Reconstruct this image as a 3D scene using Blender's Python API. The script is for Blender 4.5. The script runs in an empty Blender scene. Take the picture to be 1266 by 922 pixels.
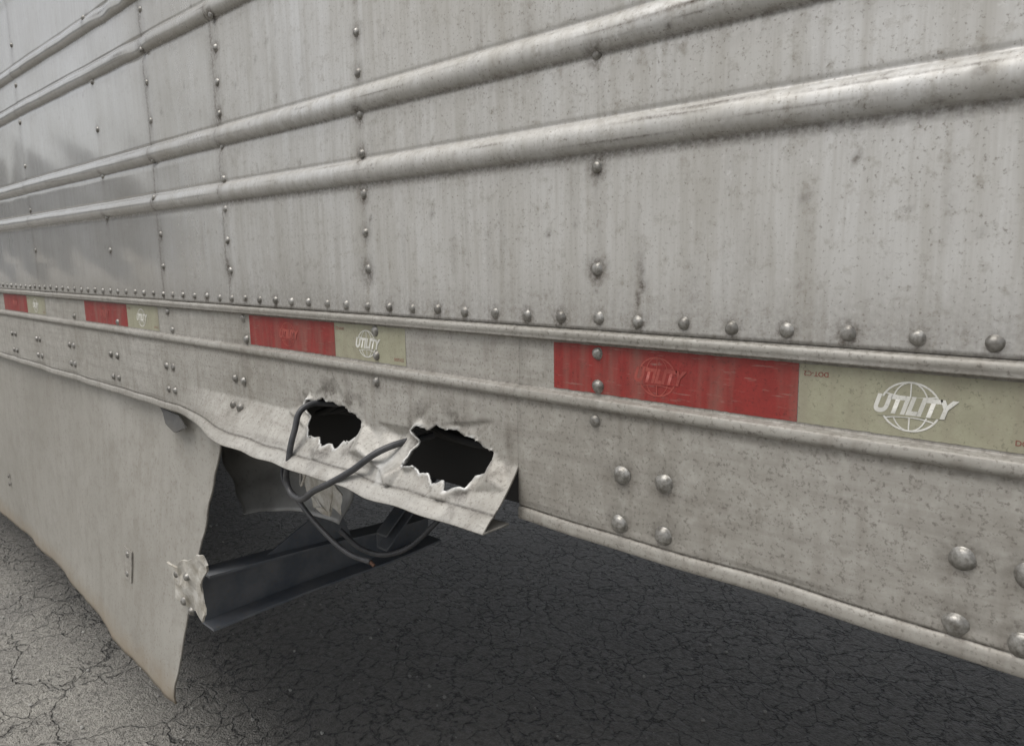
import bpy, bmesh, math, random
import numpy as np
from mathutils import Vector, Matrix, noise
random.seed(7); rng=np.random.default_rng(7)
H=1.4        # height of the eye line datum above the ground (m)
D=0.6        # y of the trailer side
scene=bpy.context.scene

# ------------------------------------------------------------ node helpers
class NT:
    def __init__(s,name):
        s.m=bpy.data.materials.new(name); s.m.use_nodes=True
        s.t=s.m.node_tree; s.t.nodes.clear()
        s.out=s.n('ShaderNodeOutputMaterial'); s.b=s.n('ShaderNodeBsdfPrincipled')
        s.l(s.b.outputs[0],s.out.inputs[0])
        s.co=s.n('ShaderNodeTexCoord').outputs['Object']
    def n(s,ty,**k):
        x=s.t.nodes.new(ty)
        for a,v in k.items(): setattr(x,a,v)
        return x
    def l(s,a,b): s.t.links.new(a,b)
    def mapv(s,scale,loc=(0,0,0)):
        x=s.n('ShaderNodeMapping'); x.inputs['Scale'].default_value=scale; x.inputs['Location'].default_value=loc
        s.l(s.co,x.inputs[0]); return x.outputs[0]
    def noise(s,scale=5,detail=2,rough=.6,vec=None,dist=0):
        x=s.n('ShaderNodeTexNoise'); x.inputs['Scale'].default_value=scale; x.inputs['Detail'].default_value=detail
        x.inputs['Roughness'].default_value=rough; x.inputs['Distortion'].default_value=dist
        s.l(vec if vec is not None else s.co,x.inputs['Vector']); return x.outputs['Fac']
    def rng(s,v,a,b,c=0,d=1):
        x=s.n('ShaderNodeMapRange'); x.clamp=True
        for i,q in enumerate((a,b,c,d)): x.inputs[1+i].default_value=q
        s.l(v,x.inputs[0]); return x.outputs[0]
    def math(s,op,a,b=None,c=None):
        x=s.n('ShaderNodeMath',operation=op)
        for i,q in enumerate((a,b,c)):
            if q is None: continue
            if isinstance(q,(int,float)): x.inputs[i].default_value=q
            else: s.l(q,x.inputs[i])
        return x.outputs[0]
    def mix(s,f,a,b,mode='MIX'):
        x=s.n('ShaderNodeMix',data_type='RGBA',blend_type=mode)
        for k,q in ((0,f),(6,a),(7,b)):
            if isinstance(q,(int,float)): x.inputs[k].default_value=q
            elif isinstance(q,tuple): x.inputs[k].default_value=(*q,1)
            else: s.l(q,x.inputs[k])
        return x.outputs[2]
    def attr(s,name):
        x=s.n('ShaderNodeAttribute'); x.attribute_name=name; return x.outputs['Fac']
    def bump(s,h,st=.3,dist=.002,prev=None):
        x=s.n('ShaderNodeBump'); x.inputs['Strength'].default_value=st; x.inputs['Distance'].default_value=dist
        s.l(h,x.inputs['Height'])
        if prev is not None: s.l(prev,x.inputs['Normal'])
        return x.outputs[0]
    def fin(s,col=None,metal=None,rough=None,normal=None,spec=None):
        for nm,v in (('Base Color',col),('Metallic',metal),('Roughness',rough),('Normal',normal),('Specular IOR Level',spec)):
            if v is None: continue
            if isinstance(v,tuple): s.b.inputs[nm].default_value=(*v,1)
            elif isinstance(v,(int,float)): s.b.inputs[nm].default_value=v
            else: s.l(v,s.b.inputs[nm])
        return s.m

def mat_wall():
    s=NT('weathered_aluminium_siding')
    big=s.noise(2.3,4,.65); streak=s.noise(1,3,.65,s.mapv((110,110,6))); streak2=s.noise(1,3,.6,s.mapv((30,30,2.2)))
    speck=s.noise(330,2,.6); spots=s.noise(55,4,.75)
    gl=s.attr('gloss')                         # 1 = cleaner, glossier sheets further along
    dirt=s.math('MULTIPLY_ADD',gl,-.6,1.0)
    c=s.mix(s.rng(big,.32,.68),(.445,.43,.395),(.575,.57,.552))
    c=s.mix(s.math('MULTIPLY',s.rng(streak,.43,.72,0,.45),dirt),c,(.32,.298,.255))
    c=s.mix(s.math('MULTIPLY',s.rng(streak2,.45,.70,0,.42),dirt),c,(.33,.31,.268))
    c=s.mix(s.math('MULTIPLY',s.rng(spots,.54,.70,0,.6),dirt),c,(.28,.258,.22))
    c=s.mix(s.rng(spots,.38,.26,0,.5),c,(.72,.715,.695))
    c=s.mix(s.math('MULTIPLY',s.rng(speck,.59,.73,0,.62),dirt),c,(.17,.15,.125))
    g=s.math('MULTIPLY',s.attr('grime'),s.rng(s.noise(190,2,.7),.3,.65,.35,1.2))
    c=s.mix(g,c,(.070,.054,.040))
    r=s.math('ADD',s.rng(streak2,.3,.7,.44,.56),s.math('MULTIPLY',g,.3))
    r=s.math('ADD',r,s.rng(spots,.45,.7,0,.12))
    r=s.math('MULTIPLY',r,s.math('MULTIPLY_ADD',gl,-.78,1.0))
    nb=s.bump(spots,.16,.001)
    m=s.math('ADD',s.math('MULTIPLY_ADD',g,-.25,.28),s.math('MULTIPLY',gl,.25))
    return s.fin(c,m,r,nb)
def mat_rail():
    s=NT('dirty_aluminium_rail')
    big=s.noise(3,4,.6); sp=s.noise(260,2,.7); hs=s.noise(1,3,.65,s.mapv((6,6,120))); vs=s.noise(1,3,.6,s.mapv((60,60,7))); mott=s.noise(42,4,.7)
    c=s.mix(s.rng(big,.3,.7),(.315,.297,.26),(.43,.415,.38))
    c=s.mix(s.rng(hs,.45,.75,0,.4),c,(.21,.19,.165))
    c=s.mix(s.rng(vs,.5,.75,0,.45),c,(.20,.175,.145))
    c=s.mix(s.rng(mott,.5,.72,0,.42),c,(.55,.535,.49))
    c=s.mix(s.rng(mott,.44,.28,0,.4),c,(.21,.19,.16))
    c=s.mix(s.rng(sp,.55,.70,0,.6),c,(.12,.105,.088))
    g=s.math('MULTIPLY',s.attr('grime'),s.rng(s.noise(190,2,.7),.3,.65,.4,1.2))
    c=s.mix(g,c,(.07,.057,.044))
    bare=s.attr('bare')
    c=s.mix(bare,c,(.66,.66,.64))
    nb=s.bump(mott,.25,.0012)
    return s.fin(c,s.math('MULTIPLY_ADD',bare,.2,.2),s.math('MULTIPLY_ADD',bare,-.05,.55),nb)
def mat_rivet():
    s=NT('oxidised_rivet_metal')
    a=s.noise(180,2,.7); b=s.noise(35,2,.5)
    c=s.mix(s.rng(a,.35,.7),(.38,.37,.345),(.17,.16,.14))
    c=s.mix(s.rng(b,.42,.65,0,.6),c,(.12,.11,.095))
    return s.fin(c,.55,.40,s.bump(a,.5,.0008))
def mat_simple(name,c1,c2,metal,rough,scale=30,bs=.2,c3=None):
    s=NT(name); a=s.noise(scale,3,.65); b=s.noise(scale*9,2,.7)
    c=s.mix(s.rng(a,.35,.65),c1,c2)
    c=s.mix(s.rng(b,.58,.75,0,.5),c,c3 or tuple(x*.5 for x in c2))
    return s.fin(c,metal,s.rng(a,.3,.7,rough-.06,rough+.08),s.bump(a,bs,.002) if bs else None)
def mat_tape(name,base,dark):
    s=NT(name)
    a=s.noise(60,3,.65); b=s.noise(400,2,.6); v=s.n('ShaderNodeTexVoronoi',feature='DISTANCE_TO_EDGE'); v.inputs['Scale'].default_value=230
    s.l(s.co,v.inputs['Vector'])
    c=s.mix(s.rng(a,.4,.75,0,.6),base,dark)
    c=s.mix(s.rng(v.outputs[0],0.0,.12,.25,0),c,dark)
    c=s.mix(s.rng(b,.60,.72,0,.6),c,tuple(x*.5 for x in dark))
    sc=s.noise(1,3,.7,s.mapv((40,40,300)))
    c=s.mix(s.rng(sc,.60,.72,0,.35),c,(.33,.29,.24))
    vs=s.noise(1,3,.6,s.mapv((55,55,6))); c=s.mix(s.rng(vs,.45,.72,0,.35),c,(.22,.18,.14))
    return s.fin(c,0,.5)
def mat_skirt():
    s=NT('dusty_side_skirt_panel')
    big=s.noise(2.2,4,.65); sp=s.noise(140,2,.7); vs=s.noise(1,3,.6,s.mapv((30,30,3))); mo=s.noise(24,4,.7)
    c=s.mix(s.rng(big,.3,.7),(.30,.285,.252),(.40,.385,.35))
    c=s.mix(s.rng(vs,.45,.75,0,.4),c,(.24,.22,.185))
    c=s.mix(s.rng(mo,.48,.68,0,.4),c,(.22,.20,.168))
    c=s.mix(s.rng(sp,.56,.72,0,.55),c,(.17,.15,.12))
    z=s.n('ShaderNodeSeparateXYZ'); s.l(s.co,z.inputs[0])
    d=s.math('ADD',z.outputs[2],s.math('MULTIPLY',s.noise(14,3,.7),-.07))
    c=s.mix(s.rng(d,H-.985,H-.90,.8,0),c,(.25,.19,.12))
    return s.fin(c,.05,.5,s.bump(sp,.1,.0008))
def mat_ground():
    s=NT('cracked_asphalt')
    nn=s.n('ShaderNodeTexNoise'); nn.inputs['Scale'].default_value=7; nn.inputs['Detail'].default_value=4; nn.inputs['Roughness'].default_value=.6
    s.l(s.co,nn.inputs['Vector']); sc=s.n('ShaderNodeVectorMath',operation='SCALE'); sc.inputs[3].default_value=.15; s.l(nn.outputs['Color'],sc.inputs[0])
    warp=s.n('ShaderNodeVectorMath',operation='ADD'); s.l(s.co,warp.inputs[0]); s.l(sc.outputs[0],warp.inputs[1]); wv=warp.outputs[0]
    def vor(scale,feat='DISTANCE_TO_EDGE'):
        v=s.n('ShaderNodeTexVoronoi',feature=feat); v.inputs['Scale'].default_value=scale; s.l(wv,v.inputs['Vector']); return v
    v1=vor(3.2).outputs['Distance']; v2=vor(11.5).outputs['Distance']
    agg=s.noise(130,2,.75); agg2=s.noise(42,3,.75); mid=s.noise(2.6,4,.65); mask=s.noise(3.3,2,.5,s.mapv((1,1,1),(7,3,1)))
    xyz=s.n('ShaderNodeSeparateXYZ'); s.l(s.co,xyz.inputs[0])
    # under-trailer mask: the trailer's shade is painted into the asphalt colour
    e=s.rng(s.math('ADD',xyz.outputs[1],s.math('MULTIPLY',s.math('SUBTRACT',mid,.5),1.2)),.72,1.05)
    brk=s.rng(agg2,.38,.55,.15,1)
    k1=s.math('MULTIPLY',s.rng(v1,.001,.014,1,0),brk)
    k2=s.math('MULTIPLY',s.rng(v2,.003,.05,1,0),s.math('MULTIPLY',brk,s.math('MAXIMUM',s.rng(mask,.44,.6,.05,.7),s.math('MULTIPLY',e,s.rng(mask,.33,.5,.35,1)))))
    k=s.math('MAXIMUM',k1,k2)
    c=s.mix(s.rng(mid,.35,.65),(.175,.167,.152),(.31,.295,.26))
    c=s.mix(s.rng(agg,.4,.68,0,.65),c,(.42,.40,.36))
    c=s.mix(s.rng(agg2,.46,.66,0,.65),c,(.10,.095,.086))
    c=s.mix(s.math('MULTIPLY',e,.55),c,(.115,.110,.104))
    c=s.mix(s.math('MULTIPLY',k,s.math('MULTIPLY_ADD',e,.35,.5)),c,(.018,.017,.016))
    h=s.math('ADD',s.math('MULTIPLY_ADD',agg,.55,s.math('MULTIPLY',k,-1.2)),s.math('MULTIPLY',agg2,1.1))
    nb=s.bump(h,.95,.014)
    return s.fin(c,0,s.math('SUBTRACT',s.rng(agg2,.3,.7,.50,.8),s.math('MULTIPLY',e,.18)),nb,.55)

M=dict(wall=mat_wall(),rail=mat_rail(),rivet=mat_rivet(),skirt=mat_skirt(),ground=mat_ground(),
 red=mat_tape('red_reflective_tape',(.27,.028,.023),(.155,.022,.018)),
 white=mat_tape('aged_white_reflective_tape',(.35,.34,.245),(.26,.25,.175)),
 logored=mat_simple('faded_red_print',(.38,.085,.065),(.27,.05,.04),0,.5,30,0),
 logowhite=mat_simple('white_print',(.75,.74,.69),(.56,.55,.50),0,.5,60,0),
 steel=mat_simple('dark_painted_steel',(.13,.145,.17),(.21,.218,.23),.1,.45,14,.3,(.22,.17,.12)),
 black=mat_simple('black_underframe',(.075,.075,.075),(.11,.105,.095),0,.7,12,0),
 rubber=mat_simple('rubber_cable_sheath',(.035,.037,.041),(.07,.07,.073),0,.45,50,.2,(.16,.14,.12)),
 copper=mat_simple('copper_wire_end',(.20,.10,.06),(.12,.07,.05),.3,.6),
 torn=mat_simple('torn_white_plate',(.64,.62,.57),(.42,.39,.33),.1,.5,40,.4,(.2,.13,.08)),
 greyplate=mat_simple('bent_grey_sheet',(.42,.42,.41),(.32,.315,.30),.2,.45,12,.2),
 stone=mat_simple('pebble_stone',(.5,.49,.46),(.3,.29,.27),0,.8,60,0),
 hill=mat_simple('distant_hill',(.12,.13,.14),(.16,.165,.17),0,.9,.02,0),
 tyre=mat_simple('tyre_rubber',(.012,.012,.012),(.022,.021,.020),0,.8,20,0),
 rim=mat_simple('wheel_rim_paint',(.5,.5,.49),(.35,.34,.32),.3,.5,20,0))

# ------------------------------------------------------------ mesh helpers
def link(o,parent=None):
    bpy.context.collection.objects.link(o)
    if parent: o.parent=parent
    return o
def mk(name,V,F,mat,parent=None,smooth=True):
    me=bpy.data.meshes.new(name); me.from_pydata([tuple(map(float,v)) for v in V],[],F if isinstance(F,list) else F.tolist()); me.validate()
    if smooth: me.polygons.foreach_set('use_smooth',[True]*len(me.polygons))
    me.materials.append(M[mat]); return link(bpy.data.objects.new(name,me),parent)
def box(name,x0,x1,y0,y1,z0,z1,mat,parent,bev=.004):
    bm=bmesh.new(); bmesh.ops.create_cube(bm,size=1)
    for v in bm.verts: v.co=Vector((x0+(v.co.x+.5)*(x1-x0),y0+(v.co.y+.5)*(y1-y0),z0+(v.co.z+.5)*(z1-z0)))
    if bev: bmesh.ops.bevel(bm,geom=bm.edges[:],offset=bev,segments=2,affect='EDGES')
    me=bpy.data.meshes.new(name); bm.to_mesh(me); bm.free(); me.materials.append(M[mat])
    return link(bpy.data.objects.new(name,me),parent)
def setattr_f(o,name,arr):
    a=o.data.attributes.new(name,'FLOAT','POINT'); a.data.foreach_set('value',np.asarray(arr,dtype=np.float32))
def solid(o,t,off=1):
    m=o.modifiers.new('s','SOLIDIFY'); m.thickness=t; m.offset=off
def gridfaces(nx,nz):
    i=np.arange(nx-1)[:,None]; j=np.arange(nz-1)[None,:]; a=(i*nz+j).ravel()
    return np.stack([a,a+nz,a+nz+1,a+1],1)
trailer=link(bpy.data.objects.new('semi_trailer',None))

# ------------------------------------------------------------ rivet positions (x, z relative to datum)
small=[]
x=-.0625
while x>-8.9: small.append((x+random.uniform(-.0012,.0012),-.0655+random.uniform(-.0012,.0012))); x-=.0487
x=-.0625+.0487
while x<3.8: small.append((x,-.0655)); x+=.0487
for z in (.186,.083,-.016,.29,.39,.49,.6): small.append((-.4535,z))
for z in (.284,.235,.183,.134,.082,.032,-.016,.335,.386,.44,.49,.54,.6): small.append((-.838,z))
for k,z in enumerate((.387,.338,.286,.236,.185,.132,.084,.032,-.019,.44,.49,.54,.6)): small.append((-1.227+.008*(z>.25)*(z-.25)/.15,z))
for z in (.389,.331,.262,.188,.119,.05,-.012,.46,.53,.6): small.append((-1.508,z))
for z in (.506,.379,.281,.184,.094,.024): small.append((-1.796,z))
for z in (.46,.367,.255,.14,.033,.56): small.append((-2.352,z))
for xx in (-2.92,-3.2,-3.76,.35,.9,1.5,2.2,2.9):
    for z in (.5,.38,.28,.18,.09,.02): small.append((xx,z))
rail_small=[(-.455,-.101),(-.455,-.135),(-.455,-.170),(-.832,-.100),(-.831,-.133),(-.828,-.168),(-1.206,-.099),(-1.20,-.135),
 (-1.503,-.136),(-1.52,-.1),(-1.80,-.135),(-2.1,-.135)]
bolts=[(-.421,-.221),(-.372,-.220),(-.424,-.273),(-.372,-.272),(-.120,-.225),(-.121,-.277),(-.079,-.278),(-.079,-.226)]
bolts_s=[(-1.241,-.206),(-1.211,-.208),(-1.239,-.252),(-1.210,-.253),(-1.535,-.21),(-1.504,-.21),(-1.534,-.258),(-1.502,-.258),
 (-1.850,-.212),(-1.809,-.212),(-1.848,-.263),(-1.813,-.263),(-2.113,-.21),(-2.117,-.258),(-2.145,-.21),(-2.147,-.258),(-2.41,-.214),(-2.404,-.26),(-2.44,-.214),(-2.44,-.26),(-2.661,-.213),(-2.665,-.264),(-2.70,-.213),(-2.70,-.264)]
for xx in (.25,.29,.6,.64,1.0,1.04,-3,-3.04,-3.3,-3.34): bolts_s+= [(xx,-.21),(xx,-.258)]

def heads(name,pts,r,hgt,yfun,mat='rivet'):
    V=[];F=[]; NS=16
    prof=[(1.12,0.0),(1.10,.10),(1.0,.22),(.9,.52),(.68,.80),(.38,.96)]
    for (x,z) in pts:
        b=len(V); y=yfun(x,z); rr=r*random.uniform(.9,1.08); tx,tz=random.uniform(-.1,.1),random.uniform(-.1,.1); hh=hgt*random.uniform(.8,1.1)
        ox,oz=random.uniform(-.12,.12)*rr,random.uniform(-.12,.12)*rr; ph=random.random()*6
        for (a,h) in prof:
            for k in range(NS):
                t=2*math.pi*k/NS; q=a*rr*(1+.035*math.sin(3*t+ph)+.02*math.sin(5*t-ph))
                dx,dz=q*math.cos(t)+ox*h,q*math.sin(t)+oz*h
                V.append((x+dx,y-hh*h-(.0 if h==0 else tx*dx+tz*dz),z+H+dz))
        V.append((x+ox,y-hh*.98,z+H+oz)); top=len(V)-1
        for p in range(len(prof)-1):
            for k in range(NS):
                k2=(k+1)%NS; F.append((b+p*NS+k,b+p*NS+k2,b+(p+1)*NS+k2,b+(p+1)*NS+k))
        q=b+(len(prof)-1)*NS
        for k in range(NS): F.append((q+k,q+(k+1)%NS,top))
    return mk(name,V,F,mat,trailer)

# ------------------------------------------------------------ siding with ribs
RIBS=[.111,.2015,.399,.495,.69,.785,.98,1.075,1.27,1.365,1.56,1.655,1.85,1.945,2.14,2.235]
SEAMS=[-7.9,-6.75,-5.6,-4.45,-3.4,-2.361,-1.236,-.0,1.13,2.2,3.2]
RW=.0148
def ribprof(z):
    y=np.zeros_like(z)
    for r in RIBS:
        d=np.abs(z-r)
        y+=np.where(d<RW,np.sqrt(np.clip(1-(d/RW)**2,0,1)),0)**1.25*.0095
        y-=np.exp(-((d-.0175)/.002)**2)*.0010
    return y
def nz_(x,z):
    return (np.sin(x*7.3+z*4.1+1)*.5+np.sin(x*3.1-z*9.7+2)*.6+np.sin(x*13.7+z*15+.5)*.25+np.sin(x*1.9+z*21)*.2)
def wall_y(x,z):
    y=D-ribprof(z)+.0014*nz_(x,z)*np.clip((z+.06)/.06,0,1)
    y=y+.0007*np.sin(x*29+z*18)*np.sin(z*31-x*9)*(x<-1.236)      # oil-canning of the far sheets
    for s in SEAMS: y-=.0018*np.exp(-np.clip((x-s),0,9)/.25)*(x>=s)
    y-=.0012*np.exp(-np.clip((x+1.516),0,9)/.2)*(x>=-1.516)
    for (dx,dz,a,w) in ((-1.25,.110,-.004,.03),(-1.24,.2,-.003,.03),(-1.55,.398,-.006,.05),(-.36,.11,-.002,.05),(-.84,-.03,-.0025,.02),(-1.7,.494,-.005,.04),(-1.24,-.03,-.002,.03),(-.25,.118,-.0015,.03),(-.62,.12,-.0012,.04),(-.45,.205,-.0015,.04),(-1.6,.495,-.004,.03),(-.5,.21,-.001,.06),(-.15,.105,-.001,.05)):
        y-=a*np.exp(-((x-dx)/w)**2-((z-dz)/.02)**2)
    for (cx,w) in ((-.4535,.012),(-.838,.012),(-1.227,.01),(-1.508,.01)): y+=.0006*np.exp(-((x-cx)/w)**2)
    return y
xs=np.concatenate([np.arange(-9,-3,.06),np.arange(-3,.15,.005),np.arange(.15,4.001,.06)])
seam_x=np.array(SEAMS+[-1.516]); xs=np.unique(np.round(np.concatenate([xs,seam_x-.0006,seam_x+.0003]),5))
zz=[-.0767]; z=-.0767
while z<2.62:
    d=min(abs(z-r) for r in RIBS); fine=(z<.66)
    z+= (.0016 if fine else .004) if d<.024 else ((.004 if z<.03 else .009) if fine else .03)
    zz.append(z)
zs=np.array(zz)
X,Z=np.meshgrid(xs,zs,indexing='ij'); Y=wall_y(X,Z)
V=np.stack([X.ravel(),Y.ravel(),Z.ravel()+H],1)
wall=mk('side_siding',V,gridfaces(len(xs),len(zs)),'wall',trailer)
g=np.zeros(X.shape)
for (rx,rz) in small:
    if rx<-3.2 or rx>.4: continue
    i0,i1=np.searchsorted(xs,[rx-.05,rx+.05]); j0,j1=np.searchsorted(zs,[rz-.16,rz+.04])
    sx,sz=X[i0:i1,j0:j1]-rx,Z[i0:i1,j0:j1]-rz
    st=random.uniform(.45,.95)
    a=st*np.exp(-((sx**2+(sz)**2)/.0125**2)**1.2)
    ln=random.uniform(.02,.08); b=st*.35*np.exp(-(sx/.006)**2)*np.exp(-np.clip(-sz,0,1)/ln)*(sz<0)
    g[i0:i1,j0:j1]=np.maximum(g[i0:i1,j0:j1],a+b)
for (sx,sz,wx,wz,st) in ((-.40,-.032,.005,.008,1),(-.404,-.045,.003,.012,1),(-.402,-.02,.004,.022,.7),(-.345,-.04,.010,.03,.3),(-.84,-.022,.014,.022,.8),(-1.236,-.02,.010,.03,1),(-1.24,.02,.006,.06,.6),
   (-.39,.1195,.035,.0025,.55),(-.33,.1225,.05,.0011,1),(-.20,.1205,.07,.001,.7),(-.26,.109,.06,.0012,.6),(-.34,.2065,.03,.0015,.9),(-.15,.2,.06,.001,.6),(-.248,.04,.004,.004,.5),(-.7,.05,.004,.004,.6),(-.60,.117,.03,.0013,.6),(-.9,.123,.04,.0013,.6),(-.30,-.02,.02,.04,.12),
   (-1.62,.400,.03,.003,.8),(-1.7,.497,.05,.0025,.8),(-1.3,.205,.05,.0015,.6)):
    g=np.maximum(g,st*np.exp(-((X-sx)/wx)**2-((Z-sz)/wz)**2))
for s_ in (-1.236,-2.361,-1.516):
    g=np.maximum(g,.85*np.exp(-((X-s_+.002)/.0038)**2)); g=np.maximum(g,.32*np.exp(-((X-s_)/.02)**2))
for k in range(190):
    sx,sz=random.uniform(-2.8,0),random.uniform(-.06,.5); q=random.choice([.002,.003,.0035]); g=np.maximum(g,random.uniform(.3,.8)*np.exp(-((X-sx)/max(q,.0035))**2-((Z-sz)/q)**2))
for k in range(90):
    sx,sz=random.uniform(-2.8,0),random.uniform(-.05,.35); g=np.maximum(g,random.uniform(.06,.2)*np.exp(-((X-sx)/.006)**2-((Z-sz)/random.uniform(.02,.07))**2))
for k in range(60):   # long thin rub marks along the ribs
    r=random.choice(RIBS[:4]); sx=random.uniform(-2.2,0); g=np.maximum(g,random.uniform(.25,.75)*np.exp(-((X-sx)/random.uniform(.01,.07))**2-((Z-r-random.uniform(-.008,.012))/.0011)**2))
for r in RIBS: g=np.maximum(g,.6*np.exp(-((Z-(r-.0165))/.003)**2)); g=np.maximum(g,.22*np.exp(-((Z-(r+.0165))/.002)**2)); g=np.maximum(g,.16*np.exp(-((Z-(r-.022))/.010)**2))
g=np.maximum(g,.5*np.exp(-((Z+.078)/.006)**2)); g=np.maximum(g,.30*np.exp(-((Z+.07)/.035)**2))
setattr_f(wall,'grime',np.clip(g,0,1).ravel())
gl=np.where(X<-1.236,np.clip(.45+(-1.236-X)/.7,0,1),np.clip(.35+(-1.0-X)/.7,0,.35)); setattr_f(wall,'gloss',gl.ravel()); solid(wall,.0014,-1)
def sy(x,z): return float(wall_y(np.array([x]),np.array([z]))[0])+.0004
heads('siding_rivets',small,.0059,.0040,sy)

# ------------------------------------------------------------ lower side rail (extrusion), torn section
hole1=[(-1.016,-.222),(-1.006,-.226),(-.998,-.211),(-.985,-.216),(-.964,-.206),(-.955,-.212),(-.938,-.210),(-.920,-.215),(-.911,-.211),(-.897,-.219),(-.880,-.221),(-.862,-.232),(-.869,-.240),(-.866,-.248),(-.877,-.256),(-.889,-.257),(-.897,-.268),(-.914,-.262),(-.930,-.268),(-.950,-.260),(-.975,-.262),(-.990,-.250),(-.992,-.238)]
hole2=[(-.746,-.222),(-.735,-.214),(-.722,-.220),(-.705,-.211),(-.690,-.215),(-.668,-.211),(-.655,-.217),(-.639,-.217),(-.622,-.225),(-.598,-.230),(-.608,-.240),(-.606,-.250),(-.620,-.256),(-.624,-.268),(-.640,-.268),(-.652,-.275),(-.665,-.267),(-.680,-.272),(-.696,-.264),(-.71,-.267),(-.724,-.261),(-.740,-.262),(-.737,-.245),(-.731,-.236)]
def rough_poly(P,amp,n=5):
    out=[]
    for i in range(len(P)):
        a,b=P[i],P[(i+1)%len(P)]
        for k in range(n):
            t=k/n; out.append((a[0]+(b[0]-a[0])*t+random.uniform(-amp,amp),a[1]+(b[1]-a[1])*t+random.uniform(-amp,amp)))
    return np.array(out)
def polydist(P,x,z):
    best=np.full(x.shape,9.); nx_=x.copy(); nz2=z.copy(); ins=np.zeros(x.shape,bool)
    for i in range(len(P)):
        ax,az=P[i]; bx,bz=P[(i+1)%len(P)]
        dx,dz=bx-ax,bz-az; L=dx*dx+dz*dz+1e-12
        t=np.clip(((x-ax)*dx+(z-az)*dz)/L,0,1); px,pz=ax+t*dx,az+t*dz
        d=np.hypot(x-px,z-pz); m=d<best; best=np.where(m,d,best); nx_=np.where(m,px,nx_); nz2=np.where(m,pz,nz2)
        c=((az>z)!=(bz>z))&(x<(bx-ax)*(z-az)/((bz-az) if abs(bz-az)>1e-12 else 1e-12)+ax); ins^=c
    return best,nx_,nz2,ins
PROF=[(.004,-.070),(.004,-.0755),(-.0005,-.0782),(-.0042,-.0792),(-.0048,-.082),(-.0042,-.0855),(-.0032,-.0870),(-.0045,-.0885),(-.003,-.0900),(.0035,-.0910),(.0040,-.0925)]
PROF+=[(.0040,z) for z in np.arange(-.098,-.1424,-.006)]+[(.0040,-.1440),(.0030,-.1455),(-.0048,-.1462),(-.0062,-.148),(-.0062,-.1535),(-.0052,-.1570),(-.0018,-.1585),(-.001,-.1600)]
PROF+=[(-.001,z) for z in np.arange(-.163,-.2837,-.0025)]+[(-.001,-.2845),(.0004,-.2856),(-.0012,-.2868),(-.0026,-.288),(-.0030,-.2920),(-.0030,-.2960),(-.0028,-.2998),(-.0016,-.3010),(.0006,-.3014)]+[(q,-.3014) for q in (.01,.02,.03,.04)]
PROF=np.array(PROF)
def flap_d(x,z):
    t=np.clip((x+1.52)/.36,0,1); env=t*t*(3-2*t)
    s=np.clip((-.238-z)/.063,0,1); s=s**1.15
    return .058*env*s
TRI=[((-.866,-.226),(-.868,-.266),(-.775,-.275),.020),((-.603,-.225),(-.615,-.270),(-.567,-.262),.012),((-1.012,-.222),(-.995,-.256),(-1.065,-.240),.014),
     ((-.83,-.225),(-.748,-.222),(-.785,-.272),-.010),((-.79,-.270),(-.742,-.262),(-.75,-.293),.014),((-.97,-.266),(-.90,-.268),(-.93,-.29),.006),((-.69,-.27),(-.62,-.27),(-.66,-.295),.007),((-.60,-.19),(-.70,-.208),(-.63,-.215),-.004),((-.87,-.268),(-.79,-.276),(-.83,-.300),-.008),((-.93,-.17),(-.99,-.205),(-.90,-.205),-.003)]
def facets(x,z):
    y=np.zeros_like(x)
    for a,b,c,h in TRI:
        den=(b[1]-c[1])*(a[0]-c[0])+(c[0]-b[0])*(a[1]-c[1])
        l1=((b[1]-c[1])*(x-c[0])+(c[0]-b[0])*(z-c[1]))/den; l2=((c[1]-a[1])*(x-c[0])+(a[0]-c[0])*(z-c[1]))/den; l3=1-l1-l2
        y+=h*np.clip(np.minimum(np.minimum(l1,l2),l3)*3,0,1)**.8
    return y
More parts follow.
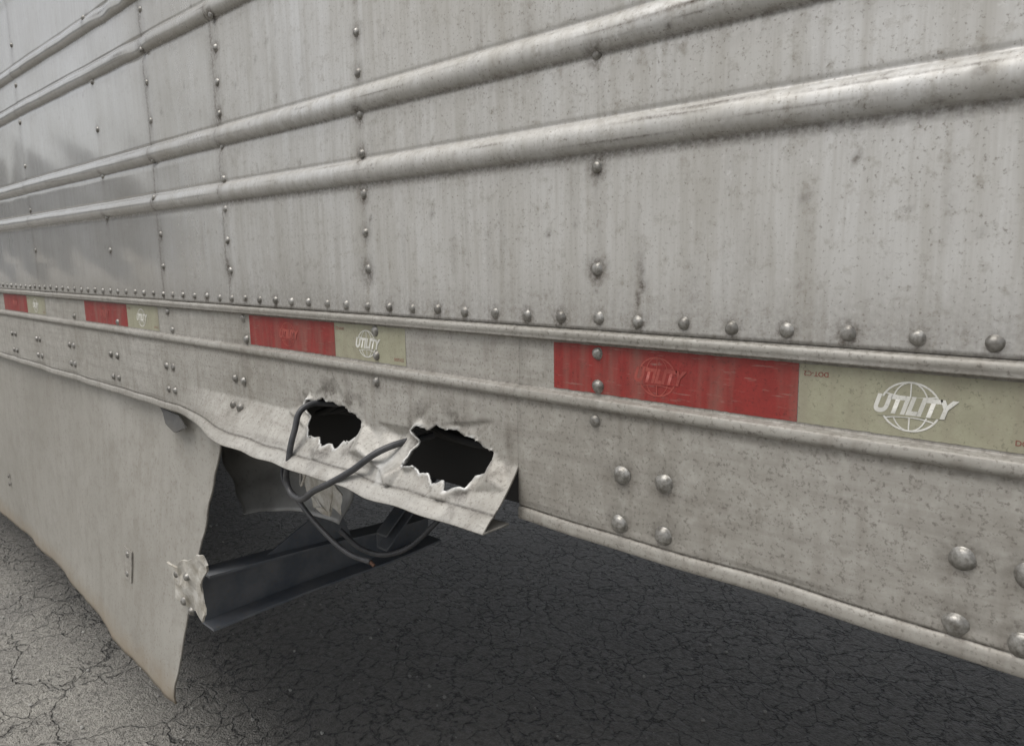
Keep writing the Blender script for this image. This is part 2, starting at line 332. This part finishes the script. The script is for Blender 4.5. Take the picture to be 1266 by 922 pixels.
def rail_part(name,x0,x1,flap):
    stp=.003
    if flap: xx=np.concatenate([np.arange(x0,-1.6,.02),np.arange(-1.6,-1.1,.008),np.arange(-1.1,x1-.001,stp),[x1]])
    else: xx=np.concatenate([np.arange(x0,.1,.01),np.arange(.1,x1+.01,.08)])
    nx,nz=len(xx),len(PROF)
    Zr=np.repeat(PROF[None,:,1],nx,0).copy(); Yo=np.repeat(PROF[None,:,0],nx,0).copy(); X=np.repeat(xx[:,None],nz,1)
    F=gridfaces(nx,nz); kill=np.zeros(X.size,bool); dist=np.full(X.size,9.)
    x=X.ravel().copy(); z=Zr.ravel().copy(); yo=Yo.ravel().copy()
    pl=(z<-.161)&(z>-.2840)
    if flap:
        for P in (rough_poly(hole1,.0009),rough_poly(hole2,.0009)):
            d,px,pz,ins=polydist(P,x,z)
            sn=pl&(d<.0019); x=np.where(sn,px,x); z=np.where(sn,pz,z); kill|=(ins&~sn&pl); dist=np.minimum(dist,np.where(sn,0,d))
    y=D+yo+.0006*np.sin(x*9)*np.clip((-.165-z)*20,0,1)
    z0=z.copy()
    z=z+np.where(z0<-.28,.0008*np.sin(x*17)+.0005*np.sin(x*41),0); y=y+np.where(z0<-.28,.0010*np.sin(x*23+1),0)
    g=np.zeros(x.size); bare=np.zeros(x.size)
    if flap:
        fd=flap_d(x,z0); y-=fd
        ramp=np.clip((x+1.3)/.2,0,1)
        z=z-fd*.09+np.where((z0<-.28),.0020*np.sin(x*31)*ramp*np.sin(x*11+1),0)
        y-=.0032*np.sin(x*19+1)*np.sin(x*43)*np.clip((-.26-z0)/.03,0,1)*ramp
        y-=facets(x,z0)*pl
        n1=np.array([noise.noise(Vector((a*34,b*34,3))) if q<.05 else 0. for a,b,q in zip(x,z0,dist)]); n2=np.array([noise.noise(Vector((a*110,b*110,1))) if q<.05 else 0. for a,b,q in zip(x,z0,dist)])
        low=np.clip((-.240-z0)/.02,0,1)
        left=np.exp(-((x+.742)/.014)**2)+.7*np.exp(-((x+1.0)/.012)**2)
        curl=np.clip(1-dist/.0075,0,1)**1.2
        y-=curl*(.0004+.0030*low+.012*left+.005*np.clip(n1,-.2,1)*(low+.25)+.0015*n2)
        bare=np.clip(np.clip(1-dist/.0030,0,1)*(.40+.45*low+.9*n2),0,1)
        bare=np.maximum(bare,np.clip(.22+1.1*n1+.6*n2,0,1)*np.exp(-(((x+.79)/.05)**2+((z0+.268)/.020)**2)))
        bare=np.maximum(bare,.08*np.clip((x+1.3)/.3,0,1)*np.clip((-.262-z0)/.02,0,1)*(1+n1))
        g=np.maximum(g,.8*np.clip(n1*2.5+n2,0,1)*np.exp(-(dist/.03)**2)*(dist>.004))
        TRf=facets(x,z0); g=np.maximum(g,.3*(np.abs(TRf)>.0002)*(np.abs(TRf)<.0016)*pl)
    for (rx,rz) in rail_small+bolts+bolts_s:
        rr=.017 if (rx,rz) in bolts else .011
        g=np.maximum(g,.55*np.exp(-(((x-rx)**2+(z0-rz)**2)/rr**2)**1.2))
        g=np.maximum(g,.22*np.exp(-((x-rx)/.006)**2)*np.exp(-np.clip(rz-z0,0,1)/.035)*(z0<rz))
    for (c0,w,st) in ((-.162,.004,.4),(-.0905,.003,.5),(-.144,.003,.5),(-.0778,.0015,.6),(-.2856,.0013,.9),(-.087,.0012,.3),(-.282,.006,.25)): g=np.maximum(g,st*np.exp(-((z0-c0)/w)**2))
    V=np.stack([x,y,z+H],1)
    keep=~kill[F].any(1)
    o=mk(name,V,F[keep][:,::-1],'rail',trailer)
    setattr_f(o,'grime',g); setattr_f(o,'bare',bare); solid(o,.0024 if flap else .0015,-1)
    return o
rail_part('side_rail_torn_section',-9,-.565,True)
rail_part('side_rail',-.565,4,False)
def ry(x,z): 
    y=D+float(np.interp(-z,-PROF[:,1][:-5],PROF[:,0][:-5]))
    if x<-.565: y-=float(flap_d(np.array([x]),np.array([z]))[0])
    return y-.0002
heads('rail_rivets',rail_small,.0066,.0044,ry)
heads('rail_bolts',bolts,.0092,.0056,ry)
heads('rail_bolts_small',bolts_s,.0072,.0046,ry)

# ------------------------------------------------------------ tape + prints
def sheet(name,x0,x1,z0,z1,y,mat,jag=0):
    n=max(2,int((x1-x0)/.004)); V=[];F=[]
    for i in range(n+1):
        x=x0+(x1-x0)*i/n
        V+= [(x,y,z0+H+random.uniform(0,jag)),(x,y,z1+H-random.uniform(0,jag))]
    for i in range(n): F.append((2*i,2*i+2,2*i+3,2*i+1))
    return mk(name,V,F,mat,trailer,False)
def ribbon(V,F,pts,w,y):
    b=len(V)
    for i,p in enumerate(pts):
        a=pts[max(i-1,0)]; c=pts[min(i+1,len(pts)-1)]; dx,dz=c[0]-a[0],c[1]-a[1]; L=math.hypot(dx,dz)+1e-9
        nx,nz=-dz/L*w/2,dx/L*w/2
        V.append((p[0]+nx,y,p[1]+nz+H)); V.append((p[0]-nx,y,p[1]-nz+H))
    for i in range(len(pts)-1): F.append((b+2*i,b+2*i+1,b+2*i+3,b+2*i+2))
def textmesh(body,size,shear=0,offset=0,center=False):
    cu=bpy.data.curves.new('f','FONT'); cu.body=body; cu.size=size; cu.shear=shear; cu.offset=offset
    if center: cu.align_x='CENTER'; cu.align_y='CENTER'
    to=bpy.data.objects.new('tmp',cu); link(to); bpy.context.view_layer.update()
    me=bpy.data.meshes.new_from_object(to.evaluated_get(bpy.context.evaluated_depsgraph_get())); bpy.data.objects.remove(to); me.materials.clear(); return me
def logo(cx,cz,mat,back,y):
    V=[];F=[]; rx,rz=.0205,.0185
    ribbon(V,F,[(cx+rx*math.cos(t),cz+rz*math.sin(t)) for t in [2*math.pi*i/40 for i in range(41)]],.0014,y)
    for k in (-.62,0,.62):
        ribbon(V,F,[(cx+rx*k*math.cos(t),cz+rz*math.sin(t)) for t in [(-.5+i/16)*math.pi for i in range(17)]] if k else [(cx,cz-rz),(cx,cz+rz)],.0010,y-.00004*(2+k))
    for k in (-.55,.5):
        w=rx*math.sqrt(1-k*k); ribbon(V,F,[(cx+w*(i/6-1),cz+rz*k-(.0022 if k<0 else -.0022)*(1-(i/6-1)**2)*-1) for i in range(13)],.0010,y-.0001)
    mk('tape_globe_print',V,F,mat,trailer,False)
    V=[];F=[]; ribbon(V,F,[(cx-.0235,cz-.0015),(cx+.0235,cz+.001)],.0150,y-.00018); mk('tape_print_band',V,F,back,trailer,False)
    me=textmesh('UTILITY',.0185,.35,.0009,True)
    w=max(v.co.x for v in me.vertices)-min(v.co.x for v in me.vertices); k=.058/w
    me.transform(Matrix.Translation((cx,y-.00026,cz+H))@Matrix.Rotation(math.radians(90),4,'X')@Matrix.Diagonal((k,1.0,1,1)))
    me.materials.append(M[mat]); link(bpy.data.objects.new('tape_lettering',me),trailer)
def tiny(txt,x,z,size,mat,y,rot=0):
    me=textmesh(txt,size); me.transform(Matrix.Translation((x,y,z+H))@Matrix.Rotation(math.radians(90),4,'X')@Matrix.Rotation(rot,4,'Z'))
    me.materials.append(M[mat]); link(bpy.data.objects.new('tape_small_print',me),trailer)
for (a,b,c) in ((-.5136,-.2477,-.070),(-1.185,-.93,-.767),(-2.016,-1.738,-1.568),(-2.771,-2.515,-2.34),(.16,.43,.60),(.83,1.1,1.27),(-3.45,-3.18,-3.01)):
    ty=D+.0036
    sheet('red_tape',a,b-.0006,-.1425,-.0925,ty,'red',.0006); sheet('white_tape',b,c,-.1425,-.0925,ty,'white',.0006)
    logo((a+b)/2-.004,-.118,'logored','red',ty-.0003); logo((b+c)/2-.004,-.1185,'logowhite','white',ty-.0003)
    tiny('DOT-C2',b+.024,-.0985,.0055,'red',ty-.0004,math.pi); tiny('DOT-C2',c-.025,-.1370,.0055,'red',ty-.0004)

# ------------------------------------------------------------ trailer body, underframe, far side
box('body_core',-8.98,3.98,.625,3.19,H-.045,H+2.6,'black',trailer,0)
box('roof_rail',-9.01,4.01,.585,3.23,H+2.605,H+2.70,'rail',trailer,.01)
box('rear_frame',-9.06,-9.003,.59,3.22,H-.30,H+2.70,'rail',trailer,.01)
box('front_wall',4.003,4.03,.60,3.22,H-.30,H+2.70,'rail',trailer,.01)
box('far_siding',-9,4,3.195,3.21,H-.07,H+2.6,'wall',trailer,0)
box('far_rail',-9,4,3.17,3.20,H-.301,H-.071,'rail',trailer,.003)
box('floor_pan',-8.97,3.97,.64,3.16,H-.10,H-.05,'black',trailer,0)
box('hole_dark_backing',-8.9,3.9,.690,.696,H-.325,H-.101,'tyre',trailer,0)  # added near-black panel that keeps the view through the torn holes dark
xx=-8.8
while xx<3.9:
    box('crossmember_web',xx-.003,xx+.003,.70,3.16,H-.205,H-.101,'black',trailer,0)
    box('crossmember_flange',xx-.028,xx+.028,.701,3.159,H-.213,H-.2055,'black',trailer,0); xx+=.305
for yy in (1.35,2.45): box('slider_rail',-8.6,-3.9,yy-.04,yy+.04,H-.36,H-.214,'steel',trailer,.004)
def wheel(x,y0,y1,r=.51):
    V=[];F=[];N=48; s=1 if y1>y0 else -1; w=abs(y1-y0)
    pr=[(0,.08),(.10,.08),(.14,.05),(.20,.10),(.27,.02),(.30,0),(.44,0),(.49,.03),(.51,.07),(.51,w-.07),(.49,w-.03),(.3,w)]
    for (a,b) in pr:
        for k in range(N):
            t=2*math.pi*k/N; V.append((x+a*math.cos(t),y0+s*b,.51+a*math.sin(t)))
    for p in range(len(pr)-1):
        for k in range(N): F.append((p*N+k,p*N+(k+1)%N,(p+1)*N+(k+1)%N,(p+1)*N+k))
    o=mk('wheel',V,F,'tyre',trailer); o.data.materials.append(M['rim'])
    for p in o.data.polygons:
        if p.index<N*5: p.material_index=1
for wx in (-6.6,-7.85):
    wheel(wx,.66,.94); wheel(wx,.98,1.26); wheel(wx,3.16,2.88); wheel(wx,2.84,2.56)
    box('axle',wx-.06,wx+.06,1.2,2.6,.45,.57,'black',trailer,.02)
for yy in (.95,2.8):
    box('landing_leg_outer',1.95,2.08,yy-.065,yy+.065,.45,H-.21,'steel',trailer,.008)
    box('landing_leg_inner',1.97,2.06,yy-.045,yy+.045,.06,.50,'rivet',trailer,.006)
    box('landing_foot',1.87,2.16,yy-.13,yy+.13,.02,.06,'steel',trailer,.008)
box('landing_brace',1.99,2.04,.97,2.78,.7,.76,'steel',trailer,.004)

# ------------------------------------------------------------ side skirt (near), bent out at its torn end
def redge(z): return float(np.interp(-z,[.30,.33,.41,.524,.626,.78,.945],[-1.345,-1.358,-1.392,-1.437,-1.474,-1.512,-1.548]))
def skirt_y(x,z):
    t=np.clip((x+2.75)/1.05,0,1); t=t*t*(3-2*t); s=np.clip((-.32-z)/.6,0,1)**1.2
    return .618-.060*t*s+.003*math.sin(x*6+z*5)+.0015*math.sin(x*15-z*9)+.004*math.exp(-((x+1.85)/.10)**2-((z+.71)/.07)**2)-.004*math.exp(-((x+2.3)/.15)**2-((z+.9)/.05)**2)
V=[];F=[]; nx=170; nz=70
for i in range(nx+1):
    for j in range(nz+1):
        q=j/nz; zb=-.930-.013*(i/nx)**8; z=-.285+(zb+.285)*q
        u=1-(1-i/nx)**1.5
        re=redge(z)+.0012*noise.noise(Vector((z*60,1,0)))+.001*noise.noise(Vector((z*240,1,0)))
        x=-5.5+(re+5.5)*u
        y=skirt_y(x,z)-.008*np.exp(-((x-re)/.02)**2)*noise.noise(Vector((z*14,4,0)))
        y+=.006*q**6*noise.noise(Vector((x*5,9,0)))
        V.append((x,y,z+H+(.0015+.004*q**8)*noise.noise(Vector((x*26,z*5,0)))))
for i in range(nx):
    for j in range(nz):
        a=i*(nz+1)+j; F.append((a,a+1,a+nz+2,a+nz+1))
o=mk('side_skirt',V,F,'skirt',trailer); solid(o,.004,-1)
def patch(name,x0,x1,z0,z1,mat,off=.002,t=.002):
    V=[];F=[]; n=8
    for i in range(n+1):
        for j in range(n+1):
            x=x0+(x1-x0)*i/n; z=z0+(z1-z0)*j/n
            V.append((x,skirt_y(x,z)-off,z+H))
    for i in range(n):
        for j in range(n):
            a=i*(n+1)+j; F.append((a,a+n+1,a+n+2,a+1))
    o=mk(name,V,F,mat,trailer,False); solid(o,t,-1); return o
patch('skirt_latch_plate',-1.850,-1.795,-.745,-.672,'rail',.004,.003)
heads('skirt_fasteners',[(-1.822,-.685),(-1.822,-.732),(-3.05,-.74),(-3.05,-.77)],.0075,.004,lambda x,z:skirt_y(x,z)-.004)

# ------------------------------------------------------------ skirt brace and torn bracket
brace_x=-1.49
def channel(name,x,y0,y1,zt0,zt1,zb0,zb1,fl,mat,fix=0):
    t=.005; prof=lambda zt,zb:[(0,zb),(fl,zb),(fl,zb+t),(t,zb+t),(t,zt-t),(fl,zt-t),(fl,zt),(0,zt)]
    V=[];F=[]; n=24
    for i in range(n+1):
        q=i/n; y=y0+(y1-y0)*q
        for (a,b) in prof(zt0+(zt1-zt0)*q,zb0+(zb1-zb0)*q): V.append((x+a+.003*math.sin(q*9),y,b+H+.003*math.sin(q*7)))
    m=8
    for i in range(n):
        for k in range(m): F.append((i*m+k,i*m+(k+1)%m,(i+1)*m+(k+1)%m,(i+1)*m+k))
    F.append(tuple(range(m))[::-1]); F.append(tuple(n*m+k for k in range(m)))
    return mk(name,V,F,mat,trailer,False)
channel('skirt_brace',brace_x,.605,1.22,-.632,-.67,-.752,-.745,.055,'steel')
channel('skirt_brace_strut',-1.44,1.02,1.5,-.66,-.26,-.70,-.30,.04,'steel')
def poly3(name,pts,mat,t=.003,sub=4,amp=.003):
    bm=bmesh.new(); vs=[bm.verts.new((p[0],p[1],p[2]+H)) for p in pts]; bm.faces.new(vs)
    bmesh.ops.triangulate(bm,faces=bm.faces[:]); bmesh.ops.subdivide_edges(bm,edges=bm.edges[:],cuts=sub,use_grid_fill=True)
    for v in bm.verts:
        n=noise.noise_vector(v.co*35); v.co+=n*amp
    me=bpy.data.meshes.new(name); bm.to_mesh(me); bm.free(); me.materials.append(M[mat]); o=link(bpy.data.objects.new(name,me),trailer); solid(o,t,0); return o
poly3('brace_gusset',[(brace_x+.03,.74,-.640),(brace_x+.03,.96,-.655),(brace_x+.02,.93,-.565),(brace_x+.02,.84,-.60)],'steel',.005,2,.001)
poly3('torn_bracket',[(-1.525,.563,-.615),(-1.49,.565,-.617),(-1.47,.565,-.600),(-1.44,.568,-.590),(-1.40,.57,-.563),(-1.375,.572,-.560),(-1.36,.574,-.575),(-1.385,.576,-.605),(-1.41,.578,-.640),(-1.42,.58,-.67),(-1.41,.58,-.70),(-1.43,.585,-.72),(-1.46,.583,-.707),(-1.475,.583,-.715),(-1.49,.575,-.70),(-1.515,.57,-.69),(-1.51,.565,-.655)],'torn',.004,3,.006)
heads('bracket_rivets',[(-1.50,-.635),(-1.475,-.685),(-1.45,-.625),(-1.44,-.695)],.008,.006,lambda x,z:.567)
V=[];F=[]; n=24
for i in range(n+1):
    for j in range(n+1):
        a=i/n; b=j/n
        x=-1.72+.22*b+a*(.42-.20*b); z=-.33-.205*b-.02*math.sin(b*2.5)+.02*math.sin(a*3)*b; y=.705+.07*math.sin(b*2.6)*(.4+a)+.06*a+.02*noise.noise(Vector((a*4,b*4,0)))
        V.append((x,y,z+H))
for i in range(n):
    for j in range(n):
        a=i*(n+1)+j; F.append((a,a+1,a+n+2,a+n+1))
o=mk('bent_sheet',V,F,'greyplate',trailer); solid(o,.003,0)
poly3('torn_scrap',[(-1.215,.70,-.395),(-1.16,.70,-.385),(-1.10,.695,-.39),(-1.085,.70,-.41),(-1.10,.70,-.425),(-1.095,.70,-.445),(-1.12,.705,-.44),(-1.135,.705,-.465),(-1.155,.70,-.445),(-1.18,.70,-.455),(-1.185,.70,-.43),(-1.21,.70,-.42)],'torn',.003,3,.008)
poly3('bent_hanger',[(-1.60,.605,-.305),(-1.50,.603,-.308),(-1.47,.60,-.33),(-1.52,.598,-.345),(-1.57,.60,-.335)],'black',.003,2,.003)

# ------------------------------------------------------------ cables
def tube(name,pts,r,mat):
    cu=bpy.data.curves.new(name,'CURVE'); cu.dimensions='3D'; cu.bevel_depth=r; cu.bevel_resolution=5; cu.resolution_u=16; cu.use_fill_caps=True
    sp=cu.splines.new('BEZIER'); sp.bezier_points.add(len(pts)-1)
    for b,p in zip(sp.bezier_points,pts): b.co=(p[0],p[1],p[2]+H); b.handle_left_type=b.handle_right_type='AUTO'
    o=link(bpy.data.objects.new(name,cu)); bpy.context.view_layer.update()
    me=bpy.data.meshes.new_from_object(o.evaluated_get(bpy.context.evaluated_depsgraph_get())); bpy.data.objects.remove(o)
    me.materials.clear(); me.materials.append(M[mat]); me.polygons.foreach_set('use_smooth',[True]*len(me.polygons))
    return link(bpy.data.objects.new(name,me),trailer)
tube('hanging_cable',[(-.93,.67,-.225),(-.97,.63,-.222),(-.985,.578,-.222),(-.985,.560,-.255),(-.985,.548,-.295),(-1.0,.552,-.34),(-.975,.55,-.352),(-.90,.54,-.322),(-.83,.55,-.285),(-.785,.575,-.251),(-.76,.64,-.24)],.0046,'rubber')
tube('loose_cable',[(-1.20,.72,-.30),(-1.22,.69,-.35),(-1.21,.66,-.385),(-1.15,.655,-.425),(-1.085,.66,-.465),(-1.02,.665,-.488),(-.965,.67,-.49)],.0046,'rubber')
tube('loose_cable_sheath',[(-1.08,.69,-.47),(-1.04,.71,-.502),(-.99,.74,-.503),(-.95,.79,-.46),(-.94,.86,-.40),(-.94,1.0,-.33)],.0046,'rubber')
tube('wire_end',[(-.966,.67,-.49),(-.958,.672,-.495)],.003,'copper')
tube('thin_wire',[(-.985,.60,-.28),(-1.03,.60,-.34),(-1.08,.62,-.37),(-1.11,.64,-.35)],.002,'torn')
for k in range(4):
    x=-.93+.05*random.random(); tube('inner_hose',[(-1.05,.64+.012*k,-.25),(x,.65+.01*k,-.2-.015*k),(-.7,.645+.01*k,-.24-.004*k),(-.5,.66,-.22)],.005,'tyre')

# ------------------------------------------------------------ ground, gravel, hills
n=80; V=[];F=[]
c=[-600,-200,-80,-30,-12]+list(np.linspace(-6,6,n))+[12,30,80,200,600]
for a in c:
    for b in c:
        z=0
        if abs(a)<=6 and abs(b)<=6: z=.006*noise.noise(Vector((a*1.3,b*1.3,0)))
        V.append((a,b,z))
m=len(c)
for i in range(m-1):
    for j in range(m-1): F.append((i*m+j,(i+1)*m+j,(i+1)*m+j+1,i*m+j+1))
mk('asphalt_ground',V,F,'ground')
V=[];F=[]
for k in range(900):
    x=random.uniform(-4.2,1.5); y=random.uniform(.3,3.0); r=random.choice([.0015,.002,.002,.003,.003,.004,.005,.007])
    b=len(V); ph=random.random()*6
    for (zz_,q) in ((-.3,.8),(.25,1.0),(.7,.6)):
        for t in range(6):
            an=t*math.pi/3+ph; s=q*r*random.uniform(.65,1.3); V.append((x+s*math.cos(an),y+s*math.sin(an)*.8,.003+r*zz_))
    V.append((x,y,.003+r*.8))
    for p in range(2):
        for t in range(6): F.append((b+p*6+t,b+p*6+(t+1)%6,b+(p+1)*6+(t+1)%6,b+(p+1)*6+t))
    for t in range(6): F.append((b+12+t,b+12+(t+1)%6,b+18))
mk('gravel',V,F,'stone',None,False)
V=[];F=[]; n=240
for i in range(n+1):
    dg=100+ i/n*170; a=math.radians(dg)
    R=420; hgt=34+26*noise.noise(Vector((i*.05,0,0)))+12*noise.noise(Vector((i*.2,3,0)))+4*noise.noise(Vector((i*.6,5,0)))+34*math.exp(-((dg-195)/4.5)**2)+20*math.exp(-((dg-203)/4)**2)
    for (rr,hh) in ((R,-1),(R+40,max(hgt,6)*.6),(R+90,max(hgt,8)),(R+180,-1)): V.append((rr*math.cos(a),rr*math.sin(a)*1.0,hh))
for i in range(n):
    for j in range(3): F.append((i*4+j,(i+1)*4+j,(i+1)*4+j+1,i*4+j+1))
mk('hills',V,F,'hill')

# ------------------------------------------------------------ light
w=bpy.data.worlds.new('World'); scene.world=w; w.use_nodes=True; nt=w.node_tree; nt.nodes.clear()
sky=nt.nodes.new('ShaderNodeTexSky'); sky.sky_type='NISHITA'; sky.sun_disc=False
EL=math.radians(62); AZ=math.radians(200)
sky.sun_elevation=EL; sky.sun_rotation=AZ; sky.dust_density=4; sky.air_density=1; sky.ozone_density=1
hs=nt.nodes.new('ShaderNodeHueSaturation'); hs.inputs['Saturation'].default_value=.22
bg=nt.nodes.new('ShaderNodeBackground'); bg.inputs[1].default_value=.15; wo=nt.nodes.new('ShaderNodeOutputWorld')
nt.links.new(sky.outputs[0],hs.inputs['Color']); nt.links.new(hs.outputs[0],bg.inputs[0]); nt.links.new(bg.outputs[0],wo.inputs[0])
sd=bpy.data.lights.new('sun','SUN'); sd.energy=1.25; sd.angle=math.radians(40); sd.color=(1,.97,.92); so=bpy.data.objects.new('sun',sd); link(so)
dirv=Vector((math.sin(AZ)*math.cos(EL),math.cos(AZ)*math.cos(EL),math.sin(EL)))
so.rotation_euler=dirv.to_track_quat('Z','Y').to_euler(); so.location=(0,-5,8)

# ------------------------------------------------------------ camera
cd=bpy.data.cameras.new('camera'); cd.sensor_width=36; cd.lens=26.22; cd.clip_start=.02; cd.clip_end=3000
cam=bpy.data.objects.new('camera',cd); link(cam)
R=Matrix(((.7254,-.0954,.6818),(.6882,.1259,-.7146),(-.0177,.98745,.15697)))
cam.matrix_world=Matrix.Translation((0,0,H))@R.to_4x4(); scene.camera=cam
scene.view_settings.view_transform='Standard'; scene.view_settings.look='None'; scene.view_settings.exposure=0
